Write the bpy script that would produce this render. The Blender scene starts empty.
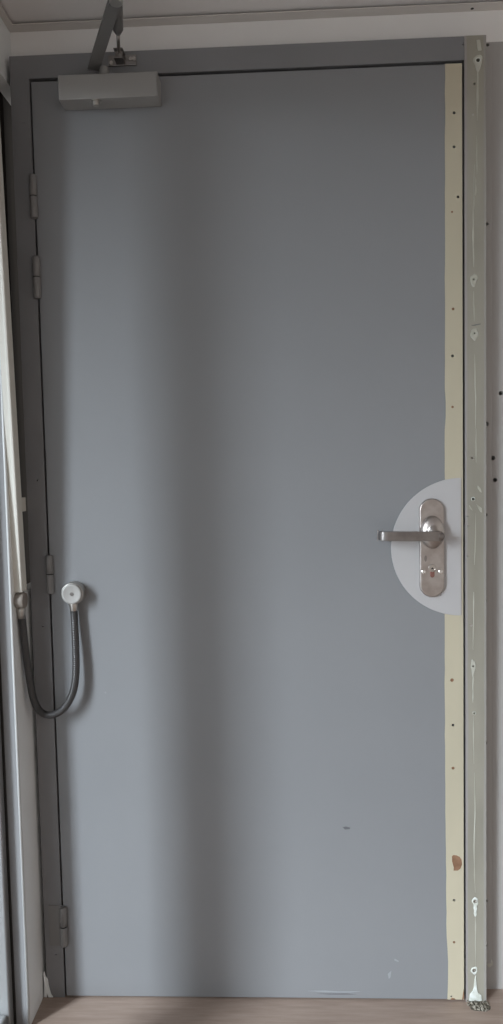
import bpy, bmesh, math, random
from mathutils import Vector, Matrix
random.seed(7)
S = bpy.context.scene
C = S.collection
PI = math.pi

# ------------------------------------------------------------ materials
def mat(name, col, rough=0.5, metal=0.0, col2=None, scale=8.0, stretch=(1, 1, 1), bump=0.0, bscale=60.0, spec=0.5, lo=.35, hi=.65, detail=4):
    m = bpy.data.materials.new(name); m.use_nodes = True
    n = m.node_tree.nodes; l = m.node_tree.links
    b = n['Principled BSDF']
    b.inputs['Base Color'].default_value = (*col, 1)
    b.inputs['Roughness'].default_value = rough
    b.inputs['Metallic'].default_value = metal
    b.inputs['Specular IOR Level'].default_value = spec
    tc = n.new('ShaderNodeTexCoord'); mp = n.new('ShaderNodeMapping')
    mp.inputs['Scale'].default_value = stretch
    l.new(tc.outputs['Object'], mp.inputs['Vector'])
    if col2 is not None:
        t = n.new('ShaderNodeTexNoise'); t.inputs['Scale'].default_value = scale; t.inputs['Detail'].default_value = detail
        r = n.new('ShaderNodeValToRGB')
        r.color_ramp.elements[0].position = lo; r.color_ramp.elements[1].position = hi
        r.color_ramp.elements[0].color = (*col, 1); r.color_ramp.elements[1].color = (*col2, 1)
        l.new(mp.outputs[0], t.inputs['Vector']); l.new(t.outputs['Fac'], r.inputs[0]); l.new(r.outputs[0], b.inputs['Base Color'])
    if bump:
        t2 = n.new('ShaderNodeTexNoise'); t2.inputs['Scale'].default_value = bscale; t2.inputs['Detail'].default_value = 3
        bp = n.new('ShaderNodeBump'); bp.inputs['Strength'].default_value = bump; bp.inputs['Distance'].default_value = 0.002
        l.new(mp.outputs[0], t2.inputs['Vector']); l.new(t2.outputs['Fac'], bp.inputs['Height']); l.new(bp.outputs[0], b.inputs['Normal'])
    return m

M = {}
M['door'] = mat('door_grey_paint', (.222, .228, .239), .40, col2=(.232, .238, .249), scale=3, bump=.05, bscale=160)
M['frame'] = mat('frame_grey_paint', (.195, .196, .205), .42, col2=(.212, .213, .222), scale=6, bump=.04)
M['hinge'] = mat('hinge_grey_paint', (.200, .196, .194), .45)
M['primer'] = mat('cream_primer', (.510, .465, .350), .55, col2=(.465, .425, .320), scale=7, stretch=(1, 1, .3), bump=.08)
M['chip'] = mat('brown_bare_wood', (.20, .105, .06), .8, col2=(.27, .15, .09), scale=60)
M['laminate'] = mat('white_laminate', (.46, .452, .456), .38)
M['steel'] = mat('worn_brushed_steel', (.54, .51, .49), .34, 1.0, col2=(.41, .365, .345), scale=34, bump=.05, bscale=200)
M['steel_dark'] = mat('dark_satin_metal', (.24, .225, .215), .36, 1.0, col2=(.31, .29, .28), scale=25)
M['lever'] = mat('lever_satin_steel', (.33, .31, .30), .28, 1.0, col2=(.22, .20, .195), scale=20)
M['chrome'] = mat('polished_chrome', (.80, .79, .77), .16, 1.0)
M['screw'] = mat('dull_screw_metal', (.50, .48, .45), .4, 1.0)
M['closer'] = mat('closer_grey_enamel', (.285, .28, .27), .38, col2=(.30, .295, .285), scale=5)
M['arm'] = mat('arm_dark_enamel', (.145, .142, .138), .4)
M['black'] = mat('black_gap', (.012, .011, .010), .8)
M['brass'] = mat('reddish_lock_body', (.34, .19, .17), .35, 1.0)
M['nickel'] = mat('satin_nickel', (.55, .52, .49), .28, 1.0)
M['cap_nickel'] = mat('matte_nickel', (.36, .35, .335), .55, .15)
M['capbrown'] = mat('bronze_grey_cap', (.235, .205, .180), .42)
M['rubber'] = mat('dark_ribbed_hose', (.060, .058, .058), .33, .3)
M['duct'] = mat('off_white_plastic', (.64, .625, .57), .5)
M['wall_w'] = mat('white_wall_paint', (.86, .85, .84), .7, col2=(.83, .82, .81), scale=5, bump=.10, bscale=90)
M['wall_r'] = mat('right_wall_paint', (.40, .388, .376), .6, col2=(.375, .363, .352), scale=6, stretch=(1, 1, .3), bump=.10, bscale=80)
M['wall_l'] = mat('left_wall_paint', (.85, .875, .88), .40, col2=(.82, .845, .85), scale=5, bump=.05)
M['bead'] = mat('white_corner_bead', (.60, .62, .62), .3)
M['ceil'] = mat('ceiling_panel', (.80, .78, .77), .75, col2=(.76, .74, .73), scale=3, bump=.05)
M['trim'] = mat('ceiling_angle', (.66, .63, .60), .6, col2=(.61, .58, .55), scale=12, stretch=(.3, 1, 1))
M['putty'] = mat('white_putty', (.74, .78, .75), .7, col2=(.56, .58, .52), scale=70, bump=.3, bscale=200)
M['glue'] = mat('old_glue', (.52, .52, .46), .5, col2=(.37, .36, .30), scale=30, stretch=(1, 1, .25), bump=.2)
M['alu'] = mat('window_aluminium', (.33, .335, .34), .30, .4)
M['winpaint'] = mat('window_frame_grey', (.24, .242, .25), .4)
M['scuff'] = mat('scuff_grey', (.11, .11, .12), .6)
M['scuffw'] = mat('scuff_white', (.31, .325, .345), .6)
M['rub_l'] = mat('broken_mortar', (.42, .39, .33), .9, col2=(.10, .085, .06), scale=90, bump=.5, bscale=150)
M['floor_hole'] = mat('dark_floor_hole', (.055, .048, .038), .9, col2=(.16, .14, .11), scale=120)
M['cavity_shade'] = mat('painted_cavity_shade', (.045, .041, .037), .85)  # shade inside the chase, put into the colour
M['paving'] = mat('terrace_paving', (.36, .35, .34), .8, col2=(.30, .29, .28), scale=4)

def jamb_material():
    # stripped olive primer with a rim of grey paint left along both edges
    m = mat('stripped_jamb', (.320, .305, .255), .5, col2=(.265, .252, .210), scale=9, stretch=(1.5, 1, .35), bump=.12, bscale=70)
    n = m.node_tree.nodes; l = m.node_tree.links; b = n['Principled BSDF']
    src = b.inputs['Base Color'].links[0].from_socket
    tc = n.new('ShaderNodeTexCoord'); sp = n.new('ShaderNodeSeparateXYZ'); l.new(tc.outputs['Object'], sp.inputs[0])
    no = n.new('ShaderNodeTexNoise'); no.inputs['Scale'].default_value = 7; no.inputs['Detail'].default_value = 6
    l.new(tc.outputs['Object'], no.inputs['Vector'])
    ad = n.new('ShaderNodeMath'); ad.operation = 'MULTIPLY_ADD'; ad.inputs[1].default_value = .006; l.new(no.outputs['Fac'], ad.inputs[0]); l.new(sp.outputs['X'], ad.inputs[2])
    def band(a, c, col):
        nonlocal src
        r = n.new('ShaderNodeMapRange'); r.inputs['From Min'].default_value = a; r.inputs['From Max'].default_value = c
        l.new(ad.outputs[0], r.inputs['Value'])
        mx = n.new('ShaderNodeMix'); mx.data_type = 'RGBA'
        l.new(r.outputs[0], mx.inputs['Factor']); l.new(src, mx.inputs['A']); mx.inputs['B'].default_value = (*col, 1)
        src = mx.outputs['Result']
    band(.9405 - .465, .9395 - .465, (.33, .31, .30))
    band(.9745 - .465, .9765 - .465, (.315, .303, .278))
    l.new(src, b.inputs['Base Color'])
    return m
M['jamb'] = jamb_material()

def floor_material():
    m = bpy.data.materials.new('brown_floor'); m.use_nodes = True
    n = m.node_tree.nodes; l = m.node_tree.links; b = n['Principled BSDF']
    tc = n.new('ShaderNodeTexCoord'); mp = n.new('ShaderNodeMapping'); mp.inputs['Rotation'].default_value = (0, 0, .75); mp.inputs['Scale'].default_value = (2.2, 26, 1)
    l.new(tc.outputs['Object'], mp.inputs['Vector'])
    t = n.new('ShaderNodeTexNoise'); t.inputs['Scale'].default_value = 3.5; t.inputs['Detail'].default_value = 9; t.inputs['Roughness'].default_value = .65
    l.new(mp.outputs[0], t.inputs['Vector'])
    r = n.new('ShaderNodeValToRGB'); e = r.color_ramp.elements
    e[0].position = .28; e[0].color = (.265, .198, .162, 1); e[1].position = .72; e[1].color = (.385, .300, .250, 1)
    l.new(t.outputs['Fac'], r.inputs[0]); l.new(r.outputs[0], b.inputs['Base Color'])
    b.inputs['Roughness'].default_value = .5
    bp = n.new('ShaderNodeBump'); bp.inputs['Strength'].default_value = .12; bp.inputs['Distance'].default_value = .002
    l.new(t.outputs['Fac'], bp.inputs['Height']); l.new(bp.outputs[0], b.inputs['Normal'])
    return m
M['floor'] = floor_material()

def glass_material():
    m = bpy.data.materials.new('window_glass'); m.use_nodes = True
    n = m.node_tree.nodes; l = m.node_tree.links; n.remove(n['Principled BSDF'])
    tr = n.new('ShaderNodeBsdfTransparent'); tr.inputs[0].default_value = (.93, .95, .95, 1)
    gl = n.new('ShaderNodeBsdfGlossy'); gl.inputs['Roughness'].default_value = .02
    fr = n.new('ShaderNodeFresnel'); fr.inputs[0].default_value = 1.45
    # the pane does not refract, so its inner faces need the inverse index or they mirror totally
    ge = n.new('ShaderNodeNewGeometry'); ir = n.new('ShaderNodeMapRange'); ir.inputs['To Min'].default_value = 1.45; ir.inputs['To Max'].default_value = 1 / 1.45
    l.new(ge.outputs['Backfacing'], ir.inputs['Value']); l.new(ir.outputs[0], fr.inputs[0])
    mx = n.new('ShaderNodeMixShader'); l.new(fr.outputs[0], mx.inputs[0]); l.new(tr.outputs[0], mx.inputs[1]); l.new(gl.outputs[0], mx.inputs[2])
    l.new(mx.outputs[0], n['Material Output'].inputs[0])
    return m
M['glass'] = glass_material()

# ------------------------------------------------------------ mesh helpers
def empty(name, loc, label=None, cat=None, kind=None):
    o = bpy.data.objects.new(name, None); C.objects.link(o); o.location = loc; o.empty_display_size = .05
    if label: o['label'] = label
    if cat: o['category'] = cat
    if kind: o['kind'] = kind
    return o

def link(name, bm, m, parent=None, label=None, smooth=False, bevel=0.0, seg=2):
    bmesh.ops.recalc_face_normals(bm, faces=bm.faces)
    me = bpy.data.meshes.new(name); bm.to_mesh(me); bm.free()
    me.materials.append(M[m] if isinstance(m, str) else m)
    o = bpy.data.objects.new(name, me); C.objects.link(o)
    if smooth:
        for p in me.polygons: p.use_smooth = True
    if bevel:
        b = o.modifiers.new('bevel', 'BEVEL'); b.width = bevel; b.segments = seg; b.limit_method = 'ANGLE'; b.angle_limit = math.radians(40)
        if smooth:
            o.modifiers.new('wn', 'WEIGHTED_NORMAL')
    if parent:
        o.parent = parent
        w = Vector((0, 0, 0)); p = parent
        while p: w += p.location; p = p.parent
        me.transform(Matrix.Translation(-w))
    if label: o['label'] = label
    return o

def box(bm, a, b):
    v = [bm.verts.new((x, y, z)) for x in (a[0], b[0]) for y in (a[1], b[1]) for z in (a[2], b[2])]
    for f in ((0, 1, 3, 2), (4, 6, 7, 5), (0, 4, 5, 1), (2, 3, 7, 6), (0, 2, 6, 4), (1, 5, 7, 3)):
        bm.faces.new([v[i] for i in f])
    return bm

def bx(*boxes):
    bm = bmesh.new()
    for a, b in boxes: box(bm, a, b)
    return bm

def prism(pts, y0, y1, bm=None):
    # outline in XZ, thickness along Y
    bm = bm or bmesh.new()
    a = [bm.verts.new((x, y0, z)) for x, z in pts]; b = [bm.verts.new((x, y1, z)) for x, z in pts]
    bm.faces.new(a); bm.faces.new(b[::-1])
    for i in range(len(pts)):
        j = (i + 1) % len(pts); bm.faces.new((a[i], b[i], b[j], a[j]))
    return bm

def lathe(prof, centre, axis, n=32, bm=None, closed=False):
    # prof: (radius, distance along axis)
    bm = bm or bmesh.new()
    axis = Vector(axis).normalized(); q = Vector((0, 0, 1)).rotation_difference(axis).to_matrix(); c = Vector(centre)
    rings = []
    for r, d in prof:
        if r < 1e-6: rings.append([bm.verts.new(c + axis * d)])
        else: rings.append([bm.verts.new(c + axis * d + q @ Vector((r * math.cos(2 * PI * k / n), r * math.sin(2 * PI * k / n), 0))) for k in range(n)])
    if closed: rings.append(rings[0])
    for A, B in zip(rings, rings[1:]):
        for k in range(n):
            j = (k + 1) % n
            if len(A) == 1 and len(B) == 1: continue
            if len(A) == 1: bm.faces.new((A[0], B[k], B[j]))
            elif len(B) == 1: bm.faces.new((A[k], B[0], A[j]))
            else: bm.faces.new((A[k], B[k], B[j], A[j]))
    for R in (() if closed else (rings[0], rings[-1])):
        if len(R) > 2:
            try: bm.faces.new(R)
            except ValueError: pass
    return bm

def sweep(pts, rad, n=14, bm=None, flat=None):
    # round tube (or flat bar when flat=(w,h,side vector)) along a polyline
    bm = bm or bmesh.new()
    P = [Vector(p) for p in pts]; rings = []
    up = Vector((0, 1, 0)) if flat is None else Vector(flat[2])
    for i, p in enumerate(P):
        t = (P[min(i + 1, len(P) - 1)] - P[max(i - 1, 0)]).normalized()
        s = t.cross(up).normalized(); u = s.cross(t).normalized()
        if flat is None:
            r = rad(i / (len(P) - 1)) if callable(rad) else rad
            rings.append([bm.verts.new(p + s * r * math.cos(2 * PI * k / n) + u * r * math.sin(2 * PI * k / n)) for k in range(n)])
        else:
            f = rad(i / (len(P) - 1)) if callable(rad) else 1
            w, h = flat[0] * f / 2, flat[1] / 2
            rings.append([bm.verts.new(p + s * a * w + u * b * h) for a, b in ((-1, -1), (1, -1), (1, 1), (-1, 1))])
    for A, B in zip(rings, rings[1:]):
        for k in range(len(A)):
            j = (k + 1) % len(A); bm.faces.new((A[k], A[j], B[j], B[k]))
    bm.faces.new(rings[0][::-1]); bm.faces.new(rings[-1])
    return bm

def spline(ctrl, n=12):
    P = [Vector(p) for p in ctrl]; P = [P[0] * 2 - P[1]] + P + [P[-1] * 2 - P[-2]]; out = []
    for i in range(1, len(P) - 2):
        for k in range(n):
            t = k / n; a, b, c, d = P[i - 1:i + 3]
            out.append(.5 * ((2 * b) + (c - a) * t + (2 * a - 5 * b + 4 * c - d) * t * t + (3 * b - a - 3 * c + d) * t ** 3))
    out.append(P[-2]); return out

def blob_outline(cx, cz, rx, rz, n=18, jit=.22, seed=0):
    r = random.Random(seed); ph = [r.uniform(0, 6.28) for _ in range(3)]
    return [(cx + rx * math.cos(a) * (1 + jit * (math.sin(2 * a + ph[0]) * .5 + math.sin(3 * a + ph[1]) * .5 + math.sin(5 * a + ph[2]) * .3)),
             cz + rz * math.sin(a) * (1 + jit * (math.sin(2 * a + ph[0]) * .5 + math.sin(3 * a + ph[1]) * .5 + math.sin(5 * a + ph[2]) * .3)))
            for a in (2 * PI * k / n for k in range(n))]

def drill(o, holes, y0, y1):
    # real drilled holes: exact boolean with short cylinders along Y, applied at once
    bm = bmesh.new()
    for x, z, r in holes: lathe([(r, y0), (r, y1)], (x, 0, z), (0, 1, 0), 14, bm)
    bmesh.ops.recalc_face_normals(bm, faces=bm.faces)
    me = bpy.data.meshes.new('cut'); bm.to_mesh(me); bm.free()
    c = bpy.data.objects.new('cut', me); C.objects.link(c)
    w = Vector((0, 0, 0)); p = o.parent
    while p: w += p.location; p = p.parent
    me.transform(Matrix.Translation(-w)); c.parent = o.parent
    md = o.modifiers.new('b', 'BOOLEAN'); md.operation = 'DIFFERENCE'; md.solver = 'EXACT'; md.object = c
    bpy.context.view_layer.update()
    dg = bpy.context.evaluated_depsgraph_get()
    new = bpy.data.meshes.new_from_object(o.evaluated_get(dg))
    o.modifiers.remove(md); o.data = new
    bpy.data.objects.remove(c)

# ------------------------------------------------------------ the room
WALL = .040      # face of the wall around the door frame
LW = -.0525       # face of the wall on the hinge side
CEIL = 2.215
def struct(o, label=None):
    o['kind'] = 'structure'
    if label: o['label'] = label
    return o

struct(link('floor', bx(((-.16, -3.6, -.05), (2.8, .30, 0))), 'floor'), 'brown floor with faint diagonal grain below the grey door')
cl = struct(link('ceiling', bx(((-.16, -3.6, CEIL), (2.8, .20, CEIL + .06))), 'ceil'), 'warm grey ceiling panel above the door')

bm = prism([(.965, 0), (2.8, 0), (2.8, 2.142), (.965, 2.142)], WALL, .18)
wb = struct(link('wall_back', bm, 'wall_r'), 'grey beige wall with drill holes right of the stripped jamb')
wu = struct(link('wall_above_door', prism([(-.16, 2.119), (.965, 2.119), (.965, 2.142), (2.8, 2.142), (2.8, CEIL), (-.16, CEIL)], WALL, .18), 'wall_w'), 'white wall band between door frame and ceiling strip')
wall_holes = [(.9925, 2.1365, .0034), (.9905, 1.757, .0032), (1.0216, 1.3887, .0048), (.9892, 1.321, .0062), (1.0043, 1.245, .0052),
              (1.0088, 1.196, .0048), (.9868, 1.1175, .0048), (.9855, .922, .0034), (.9855, .592, .0028), (.989, .214, .0028), (.988, .105, .0022)]
drill(wb, wall_holes, WALL - .01, WALL + .03)

# the wall on the hinge side stops at the window beside the door
# a narrow chase beside the jamb, behind the cable trunking, is left open between 0.97 m and 2.08 m
ED = -.092       # the wall return ends here, at the window reveal
bm = bx(((-.082, ED, 0), (LW, .18, .968)), ((-.082, ED, 2.085), (LW, .18, CEIL)))
q = [(ED, .968), (-.052, .968), (-.0905, 2.085), (ED, 2.085)]
a = [bm.verts.new((-.082, y, z)) for y, z in q]; b = [bm.verts.new((LW, y, z)) for y, z in q]
bm.faces.new(a); bm.faces.new(b[::-1])
for k in range(4): bm.faces.new((a[k], b[k], b[(k + 1) % 4], a[(k + 1) % 4]))
struct(link('wall_gap_shade', bx(((-.16, ED, 0), (-.150, .18, CEIL)), ((-.150, ED, 0), (-.082, ED + .004, CEIL)), ((-.150, .060, 0), (-.082, .18, CEIL))), 'cavity_shade'), 'wall backing coloured dark as shade in the narrow gap beside the left jamb')  # lining coloured dark so the open chase looks shaded
struct(link('wall_left', bm, 'wall_l'), 'short pale wall return between window and hinge side of the frame')
o = struct(link('trim_1', sweep([(-.0550, ED + .0005, 0), (-.0550, ED + .0005, CEIL - .005)], .0034, 16), 'bead', smooth=True), 'white rounded corner bead at the window edge')
bm = bx(((-.30, -3.6, 0), (-.052, -3.05, CEIL)))
struct(link('wall_far_left', bm, 'wall_l'))
struct(link('trim_2', bx(((LW, .0125, 2.2075), (2.8, WALL, 2.2095)), ((LW, WALL - .0015, 2.2095), (2.8, WALL, CEIL))), 'trim'), 'grey metal angle strip where ceiling meets wall above the door')
struct(link('trim_3', bx(((LW, -3.05, 2.2075), (-.037, .0125, 2.2095))), 'trim'), 'grey metal angle strip along the ceiling on the window side')
o = [x for x in C.objects if x.name == 'trim_2'][0]
struct(link('trim_6', bx(((.8800, -.018, CEIL - .0012), (.9330, -.006, CEIL + .0005))), 'black'), 'short dark slot in the ceiling near the top right edge')
link('screw_hole', lathe([(.0035, 0), (.0035, .0006)], (.957, .030, 2.2077), (0, 0, -1), 16), 'black', o, 'dark hole in the ceiling strip')
# raised strip on the wall beside the stripped jamb, ending above the floor in a clump
t4 = struct(link('trim_4', bx(((.981, WALL - .018, .075), (.9960, WALL, 2.105))), 'wall_r', bevel=.001), 'raised vertical plaster strip right of the stripped jamb')
drill(t4, [(.9862, 1.7525, .0032), (.9850, 1.3200, .0050), (.9838, 1.119, .0035), (.9835, .925, .0028), (.9835, .599, .0026), (.9845, .226, .0030), (.9845, .118, .0022)], WALL - .03, WALL - .003)
link('caulk_clump', prism(blob_outline(.9955, .066, .0065, .0085, seed=4), WALL - .006, WALL), 'glue', t4, 'grey brown clump of old caulk')

# window beside the door, seen edge-on
w = empty('window_1', (-.09, -1.6, 0), 'tall aluminium window at the left edge beside the grey door', None, 'structure')
WY0, WY1 = -.110, -3.05
link('window_reveal', bx(((-.0820, ED - .002, 0), (-.0560, ED - .0001, CEIL - .012))), 'winpaint', w, 'grey reveal strip beside the corner bead')
link('gasket', bx(((-.0870, ED - .0050, 0), (-.0820, ED, 2.12))), 'black', w, 'black rubber gasket')
link('window_frame', bx(((-.130, -.118, 0), (-.0870, ED - .0002, 2.12))), 'alu', w, bevel=.004, seg=4)
link('window_frame', bx(((-.126, WY1, 0), (-.0930, -.118, .05))), 'alu', w, bevel=.004)
link('window_frame', bx(((-.126, WY1, 2.05), (-.0930, -.118, 2.12))), 'alu', w, bevel=.004)
link('window_frame', bx(((-.126, WY1, 2.12), (-.0550, ED, CEIL))), 'winpaint', w)
MUL = (-.565, -.400)
link('mullion', bx(((-.130, MUL[0], .05), (-.090, MUL[1], 2.05))), 'alu', w, bevel=.004)
link('mullion', bx(((-.130, -1.92, .05), (-.090, -1.84, 2.05))), 'alu', w, bevel=.004)
link('glass_pane', bx(((-.111, MUL[1], .05), (-.107, -.118, 2.05))), 'glass', w)
link('glass_pane', bx(((-.111, -1.84, .05), (-.107, MUL[0], 2.05))), 'glass', w)
link('glass_pane', bx(((-.111, WY1, .05), (-.107, -1.92, 2.05))), 'glass', w)
struct(link('floor_terrace', bx(((-5, -7, -.12), (-.16, 1.5, -.06))), 'paving'))
struct(link('added_overhang', bx(((-1.25, -6, 2.23), (-.16, 1.5, 2.35))), 'wall_w'))  # unseen slab added outside to dim the daylight towards the door top

# ------------------------------------------------------------ door frame
FT = 2.1350
tf = empty('trim_5', (.465, 0, 0), 'grey metal door frame with a stripped right jamb', None, 'structure')
lj = link('left_jamb', bx(((-.0428, 0, .0005), (-.0012, .10, 2.0865))), 'frame', tf)
hd = link('header', bx(((-.0428, 0, 2.0865), (.9322, .10, FT))), 'frame', tf)
link('stop', bx(((-.0012, .046, .0005), (.014, .10, 2.066)), ((-.0012, .046, 2.066), (.9325, .10, 2.0865)), ((.916, .046, .0), (.9325, .10, 2.066))), 'frame', tf)
rj = link('right_jamb', bx(((.9326, -.0012, 0), (.9780, .10, FT))), 'jamb', tf, 'bare olive grey jamb with paint stripped off and filler spots')
jam_holes = [(.9607, 2.084, .0050), (.9535, 2.0365, .0022), (.9475, 1.246, .0018), (.9495, 1.1561, .0036), (.9448, .8759, .0030),
             (.949, .7833, .0022), (.9511, .6763, .0020), (.9528, .2394, .0038), (.9504, .075, .0040), (.9505, 1.973, .0026),
             (.9375, 1.118, .0014), (.9375, 1.097, .0014), (.9372, 1.030, .0012), (.9525, 1.515, .0016), (.9515, 1.630, .0018)]
drill(rj, jam_holes, -.01, .02)
drill(hd, [(.9325, 2.1255, .0016), (.9300, 2.1185, .0016)], -.01, .01)
drill(lj, [(-.020, 1.995, .0009), (-.017, 1.995, .0009), (-.0145, 1.995, .0009), (-.0177, 1.2165, .0018), (-.0185, .8840, .0018), (-.0197, .105, .0014), (-.0165, .105, .0014)], -.01, .01)
# rings and screw heads in some jamb holes
for x, z, r in [(.9475, 1.246, .0040), (.9528, .2394, .0040), (.9607, 2.084, .0056), (.9495, 1.1561, .0042)]:
    q = link('screw_collar', lathe([(r * .72, -.0010), (r * .72, -.0022), (r, -.0022), (r * 1.08, -.0010)], (x, 0, z), (0, 1, 0), 20, None, True), 'putty' if z in (2.084, 1.1561) else 'screw', tf, smooth=False)
for x, z in [(.9448, .8759), (.9504, .075), (.9528, .2394), (.9505, 1.973)]:
    bm = lathe([(0, .0005), (.0012, .0005), (.0012, -.0004), (.0032, -.0008), (.0034, .0030), (0, .0030)], (x, 0, z), (0, 1, 0), 18)
    link('screw', bm, 'screw', tf, smooth=False)
# filler and glue left on the jamb (own shape, one patch each)
Y0 = -.0012
def patch(name, pts, m, th=.0012, par=tf, label=None):
    return link(name, prism(pts, Y0 - th, Y0 + .0002), m, par, label, bevel=.0004, seg=1)
patch('filler_patch', [(.9575, 2.1250), (.9650, 2.1255), (.9670, 2.1120), (.9685, 2.1035), (.9610, 2.1030), (.9590, 2.1110)], 'glue', label='smear of pale filler')
def ringpatch(x, z, rx, rz, hole, seed, tail=0, m='putty'):
    n = 22; out = blob_outline(x, z, rx, rz, n, .18, seed)
    if tail: out = [(px, pz - (tail * max(0, -math.sin(2 * PI * k / n)) ** 5)) for k, (px, pz) in enumerate(out)]
    bm = bmesh.new()
    A = [bm.verts.new((px, Y0 - .0003, pz)) for px, pz in out]
    B = [bm.verts.new((x + (px - x) * .8, Y0 - .0014, z + (pz - z) * .8)) for px, pz in out]
    I = [bm.verts.new((x + hole * math.cos(2 * PI * k / n), Y0 - .0010, z + hole * math.sin(2 * PI * k / n))) for k in range(n)]
    J = [bm.verts.new((x + hole * math.cos(2 * PI * k / n), Y0 + .0002, z + hole * math.sin(2 * PI * k / n))) for k in range(n)]
    for R, T in ((A, B), (B, I), (I, J)):
        for k in range(n): bm.faces.new((R[k], R[(k + 1) % n], T[(k + 1) % n], T[k]))
    return link('filler_patch', bm, m, tf, 'ring of white filler round a screw hole')
ringpatch(.9607, 2.084, .0092, .0120, .0054, 1, .014, 'glue')
ringpatch(.9515, 1.6295, .0080, .0120, .0018, 2, .004, 'glue')
ringpatch(.9525, 1.5150, .0080, .0120, .0020, 3, .006, 'glue')
ringpatch(.9528, .2394, .0075, .0088, .0040, 5, .003)
patch('filler_patch', [(.9500, .232), (.9560, .231), (.9570, .222), (.9555, .216), (.9560, .208), (.9540, .2035), (.9515, .204), (.9495, .210), (.9505, .217), (.9490, .224)], 'putty', label='smear of white filler')
ringpatch(.9504, .0750, .0080, .0085, .0042, 6, .0)
ringpatch(.9490, .7833, .0050, .0160, .0022, 7, .010, 'glue')
ringpatch(.9511, .6763, .0040, .0050, .0020, 8, 0, 'glue')
patch('filler_patch', [(.9385, .003), (.9405, .018), (.9465, .026), (.9490, .033), (.9520, .058), (.9545, .064), (.9560, .034), (.9590, .022), (.9665, .016), (.9680, .004), (.9600, .002), (.9520, .005), (.9470, .002)], 'putty', .0020, label='splash of white putty at the foot of the jamb')
patch('filler_patch', [(.9595, 1.186), (.9660, 1.178), (.9680, 1.170), (.9640, 1.172), (.9590, 1.180)], 'glue')
patch('filler_patch', [(.9560, 1.146), (.9590, 1.143), (.9680, 1.136), (.9690, 1.126), (.9650, 1.127), (.9600, 1.136)], 'glue')
patch('filler_patch', [(.9400, 1.142), (.9420, 1.143), (.9470, 1.134), (.9480, 1.130), (.9430, 1.134)], 'glue')
def streak(z0, z1, x0, amp, wd, seed, m='glue'):
    r = random.Random(seed); n = max(5, int((z0 - z1) / .02)); L = []; R = []
    for i in range(n + 1):
        z = z0 + (z1 - z0) * i / n; x = x0 + amp * math.sin(i * .55 + seed) + r.uniform(-.0004, .0004)
        h = wd * 1.7 * (.35 + .65 * r.random()) * (0.25 if i in (0, n) else 1)
        L.append((x - h, z)); R.append((x + h, z))
    patch('glue_streak', L + R[::-1], m, .0007, label='pale streak of old glue')
streak(2.075, 1.960, .9595, .0006, .0018, 1)
streak(1.930, 1.850, .9585, .0005, .0010, 11)
streak(1.845, 1.805, .9545, .0005, .0020, 31)
streak(1.870, 1.765, .9525, .0007, .0011, 2)
streak(1.790, 1.655, .9515, .0008, .0016, 3)
streak(1.605, 1.540, .9520, .0008, .0012, 4)
streak(1.470, 1.310, .9540, .0010, .0009, 5)
streak(1.310, 1.235, .9560, .0004, .0010, 6)
streak(1.125, 1.010, .9530, .0018, .0011, 7)
streak(.950, .820, .9500, .0008, .0010, 8)
streak(.765, .700, .9495, .0012, .0011, 9)
streak(.670, .560, .9505, .0012, .0009, 10)
streak(.540, .260, .9520, .0010, .0010, 12, 'glue')
streak(.205, .085, .9530, .0006, .0009, 13)
# scratch across the jamb and torn filler by the floor on the hinge side
patch('scratch', [(.946, 1.5325), (.953, 1.5335), (.966, 1.5355), (.9665, 1.5340), (.954, 1.5315), (.947, 1.5315)], 'scuff', .0004)
link('torn_filler', prism([(-.0500, .002), (-.0485, .030), (-.0500, .058), (-.0470, .066), (-.0445, .052), (-.0400, .046), (-.0385, .030), (-.0340, .010), (-.0290, .001), (-.0400, .001), (-.0435, .012), (-.0440, .001)], -.0022, .0002), 'wall_l', tf, 'torn white filler at the foot of the left jamb', bevel=.0004, seg=1)

# ------------------------------------------------------------ the door leaf and what is fixed to it
D = empty('door_1', (0, 0, 0), 'tall plain grey flush door with a cream strip along its right edge', None, 'structure')
H = 2.080; Rr = .9285
leaf = link('door_leaf', bx(((.0026, 0, .004), (Rr, .042, H))), 'door', D, bevel=.0008, seg=1)
# cream strip laid bare along the closing edge, with a slightly torn paint line
r = random.Random(3); pts = []
zs = [.0045 + i * (2.0755) / 70 for i in range(71)]
def xl(z):
    base = .8922 - min(2.08 - z, 1.2) * .0046 + max(0, .5 - z) * .006
    if z < .16: base += .0030 * (1 - abs(z - .08) / .09)
    if 1.33 < z < 1.39: base += .0022
    return base + r.uniform(-.0006, .0006)
pts = [(Rr - .0012, .0045)] + [(xl(z), z) for z in zs] + [(Rr - .0012, H - .0006)]
st = link('edge_strip', prism(pts, -.0010, .003), 'primer', D, 'bare cream strip with screw holes')
sh = [(.9106, 1.9787, .0031), (.9104, 1.9085, .0031), (.9186, 1.8042, .0029), (.9058, 1.7733, .0024), (.9073, 1.5684, .0031), (.9059, 1.4679, .0031), (.9056, 1.3579, .0029),
      (.9026, .7519, .0041), (.9045, .6491, .0031), (.9042, .5502, .0036), (.9055, .2414, .0031), (.9052, .1416, .0031), (.8985, .0115, .0022)]
drill(st, sh, -.01, .02)
drill(leaf, sh, -.01, .025)
for x, z, rr in sh:
    if z in (1.7733, .7519, .5502, .1416, 1.3579, 1.5684):
        link('screw', lathe([(0, .0006), (rr * .3, .0006), (rr * .35, -.0002), (rr * .9, -.0006), (rr * .95, .0025), (0, .0025)], (x, 0, z), (0, 1, 0), 16), 'chip', D)
link('paint_chip', prism([(.9010, .3445), (.9035, .3480), (.9110, .3475), (.9180, .3440), (.9225, .3370), (.9235, .3260), (.9200, .3165), (.9140, .3115), (.9045, .3115), (.9050, .3190), (.9030, .3260), (.9012, .3340)], -.0013, -.0008), 'chip', D, 'brown patch where the cream coating broke away')
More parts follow.
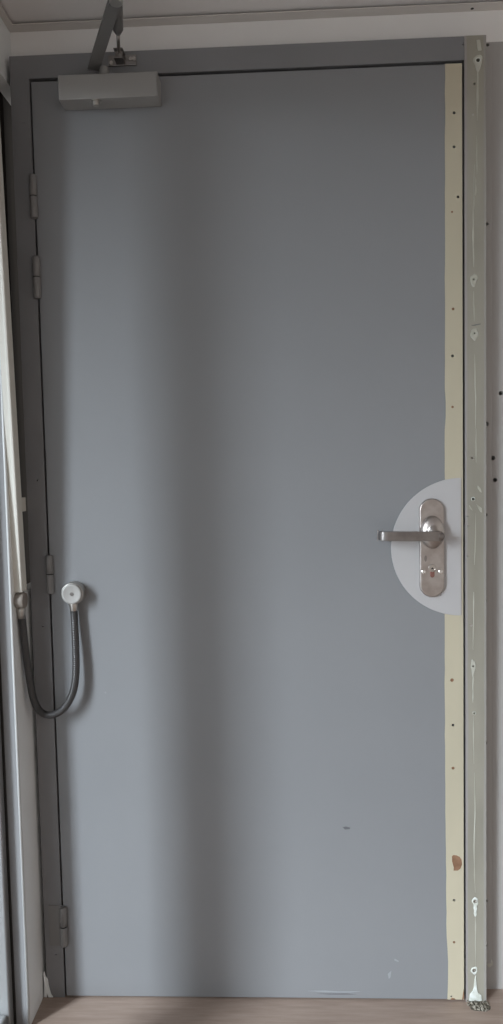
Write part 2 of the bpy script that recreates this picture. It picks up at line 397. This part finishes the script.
link('paint_chip', prism([(.9225, .004), (.9270, .006), (.9278, .016), (.9262, .030), (.9252, .020), (.9240, .012)], -.0013, -.0008), 'chip', D)
link('paint_chip', prism([(.8960, .0045), (.9080, .0045), (.9060, .0075), (.9000, .0085)], -.0013, -.0008), 'chip', D)
for pp, m in (([(.655, .4125), (.662, .4145), (.672, .4120), (.671, .4085), (.660, .4075)], 'scuff'),
              ([(.7700, .1010), (.7790, .0960), (.7785, .0930), (.7690, .0970)], 'scuffw'), ([(.7540, .0640), (.7620, .0720), (.7600, .0560), (.7560, .0520)], 'scuffw'),
              ([(.568, .0215), (.610, .0225), (.640, .0205), (.690, .0215), (.668, .0185), (.610, .0190)], 'scuffw'), ([(.590, .0150), (.660, .0158), (.682, .0140), (.620, .0135)], 'scuff'),
              ([(.1180, .7300), (.1205, .7315), (.1215, .7290), (.1195, .7280)], 'scuffw')):
    link('scuff_mark', prism(pp, -.00035, .0002), m, D)

# half-round white cover plate
cx, cz, R = .9220, 1.0507, .1525
xe = Rr - .0055
a0 = math.acos((xe - cx) / R)
pts = [(cx + R * math.cos(a), cz + R * math.sin(a)) for a in [a0 + (2 * PI - 2 * a0) * k / 72 for k in range(73)]]
link('cover_plate', prism(pts, -.0032, -.0010), 'laminate', D, 'white half round cover plate behind the handle', bevel=.0006)

# lever handle set
LH = empty('lever_handle', (.8615, -.003, 1.05)); LH.parent = D; LH['label'] = 'worn steel lever handle on a long rounded plate with keyhole'
ex, ew, z1, z0 = .8575, .0268, 1.1595, .9415
pts = [(ex + ew * math.cos(a), z1 - ew + ew * math.sin(a)) for a in [PI * k / 20 for k in range(21)]] + [(ex + ew * math.cos(a), z0 + ew + ew * math.sin(a)) for a in [PI + PI * k / 20 for k in range(21)]]
esc = link('back_plate', prism(pts, -.0125, -.0032), 'steel', LH, bevel=.003, seg=3, smooth=True)
zl = 1.0810
rb = lathe([(.0272, 0), (.0270, .0085), (.0258, .0115), (.0225, .0145), (.0150, .0170), (.0105, .0180), (.0100, .030), (0, .030)], (0, -.0120, 0), (0, -1, 0), 40)
for v in rb.verts: v.co.z = v.co.z * (1.32 if v.co.y > -.0305 else 1) + (zl + .005 if v.co.y > -.0305 else zl); v.co.x = v.co.x * .955 + ex
link('rose', rb, 'steel', LH, 'domed worn rose under the lever', smooth=True)
path = spline([(.868, -.050, zl - .001), (.858, -.054, zl), (.835, -.056, zl + .0005), (.800, -.057, zl + .001), (.770, -.057, zl + .0015), (.751, -.0565, zl + .0018), (.7425, -.0525, zl + .002), (.7405, -.043, zl + .002), (.7405, -.030, zl + .002)], 8)
lv = link('lever', sweep(path, lambda t: 1.0 - .12 * t, flat=(.0215, .0095, (0, 1, .0001))), 'lever', LH, bevel=.0025, seg=3, smooth=True)
# round the hub end and fix it to the rose with a neck
link('lever_neck', lathe([(.0108, .012), (.0108, .052), (.0095, .0555), (.006, .0575), (0, .058)], (ex + .008, 0, zl - .001), (0, -1, 0), 28), 'lever', LH, smooth=True)
link('grub_screw', lathe([(0, 0), (.0030, 0), (.0030, .0010), (.0016, .0012), (.0014, .0004), (0, .0004)], (ex + .022, -.0246, zl + .0055), (.35, -1, 0), 18), 'screw', LH)
# keyed cylinder: round head over a rounded body, keyway, two screws
link('lock_body', prism([(ex + .0050 * math.cos(a), .9905 + .0050 * math.sin(a)) for a in [PI + PI * k / 10 for k in range(11)]] + [(ex + .0050, 1.007), (ex - .0050, 1.007)], -.0140, -.0120), 'brass', LH, 'reddish lower body of the lock cylinder', bevel=.0008)
link('lock_cylinder', lathe([(.0085, 0), (.0085, .0022), (.0076, .0030), (.0056, .0030), (.0052, .0020), (0, .0020)], (ex, -.0122, 1.0065), (0, -1, 0), 30), 'nickel', LH, 'bright round keyhole face')
link('keyhole', bx(((ex - .0028, -.0146, 1.0040), (ex + .0028, -.0140, 1.0060)), ((ex - .0009, -.0146, 1.0060), (ex + .0008, -.0140, 1.0080))), 'black', LH)
for sx in (ex - .0185, ex + .0185):
    sc = link('plate_screw', lathe([(.0050, 0), (.0048, .0010), (.0034, .0018), (.0016, .0018), (.0015, .0006), (0, .0006)], (sx, -.0122, .9980), (0, -1, 0), 22), 'chrome', LH, 'bright screw')
link('dark_mark', prism([(0.8412, 1.0330), (0.8440, 1.0350), (.8465, 1.0310), (0.8455, 1.0240), (0.8430, 1.0200), (0.8405, 1.0240), (0.8400, 1.0290)], -.0128, -.0122), 'steel_dark', LH, 'small dark engraved oval')

# hinges: two knuckles, a ring between them; the lowest one shows its leaf
def hinge(x, zb, zt, plate=False, leaf=False):
    h = empty('hinge', (x, -.004, zb)); h.parent = D
    r = .0086; zm = (zb + zt) / 2 - .001; yc = -.0045
    link('knuckle', lathe([(r * .82, zb), (r, zb + .003), (r, zm - .004), (r * .98, zm - .0035)], (x, yc, 0), (0, 0, 1), 24), 'hinge', h, smooth=False, bevel=0)
    link('knuckle', lathe([(r * .98, zm + .0022), (r * .98, zt - .004), (r * .75, zt - .001)], (x, yc, 0), (0, 0, 1), 24), 'hinge', h)
    link('hinge_groove', lathe([(r * .86, zm - .001), (r * .86, zm + .0022)], (x, yc, 0), (0, 0, 1), 24), 'black', h)
    link('hinge_ring', lathe([(r * 1.06, zm - .0035), (r * 1.06, zm - .0005), (r * .80, zm - .0005), (r * .80, zm + .001)], (x, yc, 0), (0, 0, 1), 24), 'hinge' , h)
    if plate:
        link('hinge_plate', bx(((x - .036, -.0022, zb - .002), (x - .002, -.0001, zt + .001))), 'hinge', h, bevel=.0006)
    for ob in C.objects[-5:]:
        if ob.parent == h and ob.type == 'MESH' and ob.name.startswith('knuckle'):
            for p in ob.data.polygons: p.use_smooth = len(p.vertices) == 4
    return h
hinge(.0000, 1.7895, 1.8830)
hinge(.0000, 1.6170, 1.7090)
hinge(.0035, .9600, 1.0490)
hinge(.0040, .1300, .2250, True)

# ------------------------------------------------------------ door closer above the leaf
DC = empty('door_closer', (.183, 0, 2.014), 'grey box door closer with folding arm at top of the door', 'door closer')
body = link('housing', bx(((.0755, -.0480, 2.0160), (.2850, -.0002, 2.0665))), 'closer', DC, bevel=.0022, seg=3, smooth=True)
link('end_cap', bx(((.2845, -.0490, 2.0160), (.2862, -.0012, 2.0655))), 'closer', DC, bevel=.0008)
link('valve_screw', lathe([(.0115, -.001), (.0115, .0006), (.0074, .0006), (.0074, .0065), (.0058, .0085), (0, .0085)], (.1520, -.036, 2.0150), (0, 0, -1), 26), 'screw', DC, 'shiny adjusting screw under the housing')
link('pinion', lathe([(.0115, 0), (.0105, .014), (.0085, .0240), (0, .0240)], (.1690, -.025, 2.0660), (0, 0, 1), 26), 'closer', DC)
A0 = Vector((.1500, -.030, 2.0920)); A1 = Vector((.2400, -.222, 2.1110))
d = (A1 - A0).normalized(); As = A0 - d * .012
ua = Vector((0, 0, 1))
link('main_arm', sweep([As, A0 + (A1 - A0) * .3, A0 + (A1 - A0) * .6, A1 + d * .006], lambda t: 1.0 - .05 * t, flat=(.0255, .0065, ua)), 'arm', DC, 'dark flat arm reaching out from the door', bevel=.0015)
link('arm_tip', sweep([As - d * .002, As + d * .0005], 1, flat=(.0262, .0090, ua)), 'winpaint', DC, 'bright cut end of the arm', bevel=.0006)
link('elbow_joint', lathe([(.0115, -.010), (.0125, -.008), (.0125, .006), (.0105, .010), (.006, .010), (.006, .013), (0, .013)], A1 + Vector((0, 0, -.002)), (0, 0, 1), 26), 'screw', DC, 'round elbow pin')
B0 = A1 + Vector((.0005, 0, .0085)); B1 = Vector((.2010, -.020, 2.1170))
u = (B1 - B0)
link('forearm', sweep([B0, B0 + u * .3, B0 + u * .54, B0 + u * .62], lambda t: .0112 if t < .7 else .0058, 16), 'arm', DC, smooth=True)
link('adjusting_rod', sweep([B0 + u * .60, B0 + u * .93], .0038, 14), 'screw', DC, 'thin threaded rod', smooth=True)
link('rod_end', lathe([(.0075, -.008), (.0082, 0), (.0075, .008), (0, .008)], B1 + Vector((0, 0, 0)), (0, 0, 1), 20), 'steel_dark', DC)
sh_ = link('shoe', bx(((.1740, -.0045, 2.1035), (.2350, -.0001, 2.1255)), ((.1910, -.030, 2.1060), (.2110, -.0045, 2.1090)), ((.1910, -.030, 2.1250), (.2110, -.0045, 2.1270))), 'steel_dark', DC, 'dark steel bracket screwed to the header', bevel=.001)
for sx in (.1810, .2230, .2300):
    link('bracket_screw', lathe([(.0042, 0), (.0036, .0020), (.0015, .0022), (.0013, .0008), (0, .0008)], (sx, -.0045, 2.1100 if sx < .2 else 2.1165), (0, -1, 0), 18), 'nickel', DC)

# ------------------------------------------------------------ cable trunking on the wall return
CT = empty('cable_trunking', (-.045, -.06, 1.0), 'off white plastic cable trunking running down the wall beside the left jamb', 'trunking')
def yd(z): return -.0470 - (z - .976) * .045       # hangs slightly out of plumb
zt_, zb_ = CEIL - .009, .9760
def trunk(y_near, y_far, x0, x1):
    bm = bmesh.new(); vs = []
    for z in (zb_, zt_):
        y = yd(z); vs.append([bm.verts.new((X, y - yy, z)) for X, yy in ((x0, y_near), (x1, y_near), (x1, y_far), (x0, y_far))])
    for k in range(4): bm.faces.new((vs[0][k], vs[0][(k + 1) % 4], vs[1][(k + 1) % 4], vs[1][k]))
    bm.faces.new(vs[0]); bm.faces.new(vs[1]); return bm
link('trunking_base', trunk(.001, .030, LW + .0002, -.0400), 'duct', CT)
link('trunking_cover', trunk(0, .031, -.0425, -.0345), 'duct', CT, bevel=.0025, seg=3, smooth=True)
link('fixing_tab', bx(((-.0520, -.0520, 1.1480), (-.0460, -.0008, 1.1790))), 'duct', CT, bevel=.0006)

# ------------------------------------------------------------ armoured cable loop between trunking and leaf
CL = empty('cable_loop', (.06, 0, .70), 'dark flexible cable loop hanging in a U from a round silver cap', 'cable loop')
dx, dz = .0590, .9625
link('cap_body', lathe([(.0235, 0), (.0255, .004), (.0255, .022), (.0240, .026), (0, .026)], (dx, -.0003, dz), (0, -1, 0), 40), 'screw', CL, 'round metal cap on the door', smooth=True, bevel=.0008)
link('cap_face', lathe([(.0232, .0255), (.0225, .0300), (.0205, .0318), (.0175, .0312), (.0100, .0300), (0, .0298)], (dx, 0, dz), (0, -1, 0), 40), 'cap_nickel', CL, 'bright dished face of the cap', smooth=True)
link('cap_screw', lathe([(.0040, .0298), (.0038, .0314), (.0018, .0314), (.0016, .0304), (0, .0304)], (dx, 0, dz), (0, -1, 0), 20), 'steel_dark', CL)
link('ferrule', lathe([(.0090, 0), (.0096, .003), (.0086, .018), (.0080, .020)], (dx, -.0170, dz - .020), (0, 0, -1), 24), 'nickel', CL, smooth=True)
capx, capy, capz = -.0430, -.066, .957
link('wall_cap', lathe([(.0175, 0), (.0185, .003), (.0185, .016), (.0165, .0195), (0, .0200)], (LW + .0001, capy, capz), (1, 0, 0), 32), 'capbrown', CL, 'brown grey cap on the wall end', smooth=True, bevel=.0008)
link('ferrule', lathe([(.0100, 0), (.0092, .010), (.0082, .026)], (capx, capy, capz - .014), (0, 0, -1), 24), 'screw', CL, smooth=True)
ctrl = [(dx, -.0170, .928), (dx + .0008, -.0175, .900), (dx + .0020, -.0200, .850), (dx + .0022, -.0230, .805), (.0592, -.0255, .768), (.0535, -.0270, .741), (.0415, -.0290, .716), (.0245, -.0305, .6975),
        (.0040, -.0320, .6895), (-.0145, -.0340, .6935), (-.0265, -.0370, .7090), (-.0335, -.0410, .7340), (-.0370, -.0460, .7700), (-.0400, -.0520, .8200), (-.0415, -.0575, .8650), (-.0425, -.0625, .9080), (capx, -.0655, .930)]
def ribs(t): return .0082 + .00035 * math.sin(t * 2 * PI * 150)
PP = spline(ctrl, 60)
link('hose', sweep(PP, ribs, 14), 'rubber', CL, 'dark shiny flexible hose', smooth=True)

# ------------------------------------------------------------ broken mortar at the foot of the jamb
bm = bmesh.new(); r = random.Random(11)
for k in range(70):
    x = r.uniform(.934, .979); y = r.uniform(-.032, -.0035); s = r.uniform(.0015, .0052) * (1.0 if y > -.022 else .75)
    if x < .945 and y < -.018: continue
    vv = [bm.verts.new((x + r.uniform(-s, s), y + r.uniform(-s, s), max(.0002, r.uniform(0, s * 1.1)))) for _ in range(7)]
    bmesh.ops.convex_hull(bm, input=vv)
loose = [v for v in bm.verts if not v.link_faces]
bmesh.ops.delete(bm, geom=loose, context='VERTS')
nf = len(bm.faces)
prism_pts = blob_outline(.9575, -.017, .0235, .0155, 20, .16, 9)
bt = [bm.verts.new((x, y, .0006)) for x, y in prism_pts]; bb = [bm.verts.new((x, y, .0001)) for x, y in prism_pts]
dark = [bm.faces.new(bt), bm.faces.new(bb[::-1])] + [bm.faces.new((bt[k], bb[k], bb[(k + 1) % 20], bt[(k + 1) % 20])) for k in range(20)]
for f in dark: f.material_index = 1
o = link('mortar_crumbs', bm, 'rub_l')
o.data.materials.append(M['floor_hole'])  # flat dark layer under the crumbs, standing for the hole in the floor
o['label'] = 'crumbs of broken mortar on the floor at the foot of right jamb'; o['category'] = 'rubble'; o['kind'] = 'stuff'

# ------------------------------------------------------------ daylight
W = bpy.data.worlds.new('World'); S.world = W; W.use_nodes = True
n = W.node_tree.nodes; l = W.node_tree.links; bg = n['Background']
tc = n.new('ShaderNodeTexCoord'); sp = n.new('ShaderNodeSeparateXYZ'); l.new(tc.outputs['Generated'], sp.inputs[0])
def math_(op, a, b=None, c=None):
    q = n.new('ShaderNodeMath'); q.operation = op
    for i, v in enumerate((a, b, c)):
        if v is None: continue
        if isinstance(v, (int, float)): q.inputs[i].default_value = v
        else: l.new(v, q.inputs[i])
    return q.outputs[0]
def smooth(v, a, b):
    q = n.new('ShaderNodeMapRange'); q.interpolation_type = 'SMOOTHSTEP'; q.inputs['From Min'].default_value = a; q.inputs['From Max'].default_value = b
    l.new(v, q.inputs['Value']); return q.outputs[0]
AZ = math.atan2(-.725, -.689)      # where the open sky lies, seen from the door
SX, SY = math.cos(AZ), math.sin(AZ)
len2 = math_('SQRT', math_('ADD', math_('MULTIPLY', sp.outputs['X'], sp.outputs['X']), math_('MULTIPLY', sp.outputs['Y'], sp.outputs['Y'])))
cosaz = math_('DIVIDE', math_('ADD', math_('MULTIPLY', sp.outputs['X'], SX), math_('MULTIPLY', sp.outputs['Y'], SY)), math_('MAXIMUM', len2, .001))
gap = math_('MULTIPLY', smooth(cosaz, math.cos(math.radians(5.5)), math.cos(math.radians(3))), math_('MULTIPLY', smooth(sp.outputs['Z'], -.02, .03), smooth(sp.outputs['Z'], .92, .80)))
gap = math_('MULTIPLY', gap, math_('MULTIPLY_ADD', smooth(sp.outputs['Z'], .10, .50), .55, .50))   # brighter towards the zenith
side = math_('MULTIPLY', smooth(sp.outputs['X'], .05, -.35), smooth(sp.outputs['Z'], -.05, .10))
def col(c, s, f):
    q = n.new('ShaderNodeVectorMath'); q.operation = 'SCALE'; q.inputs[0].default_value = c; l.new(math_('MULTIPLY', f, s), q.inputs['Scale']); return q.outputs[0]
def add(a, b):
    q = n.new('ShaderNodeVectorMath'); q.operation = 'ADD'; l.new(a, q.inputs[0]); l.new(b, q.inputs[1]); return q.outputs[0]
one = math_('ADD', 0.0, 1.0)
tot = add(add(col((.90, .96, 1.04), 31.5, gap), col((.90, .96, 1.05), 1.12, side)), col((1.0, .93, .87), .23, one))
l.new(tot, bg.inputs['Color']); bg.inputs['Strength'].default_value = 1.0

# ------------------------------------------------------------ camera
cam = bpy.data.cameras.new('camera'); co = bpy.data.objects.new('camera', cam); C.objects.link(co); S.camera = co
co.location = (.52966, -1.63056, 1.24254); co.rotation_euler = (1.505835, .020884, .040146)
cam.sensor_fit = 'VERTICAL'; cam.sensor_height = 36.0; cam.lens = 734.58 / 1024 * 36.0
cam.clip_start = .02
V = S.view_settings; V.view_transform = 'Standard'; V.look = 'None'; V.gamma = 1.0; V.use_curve_mapping = False
V.exposure = 1.08
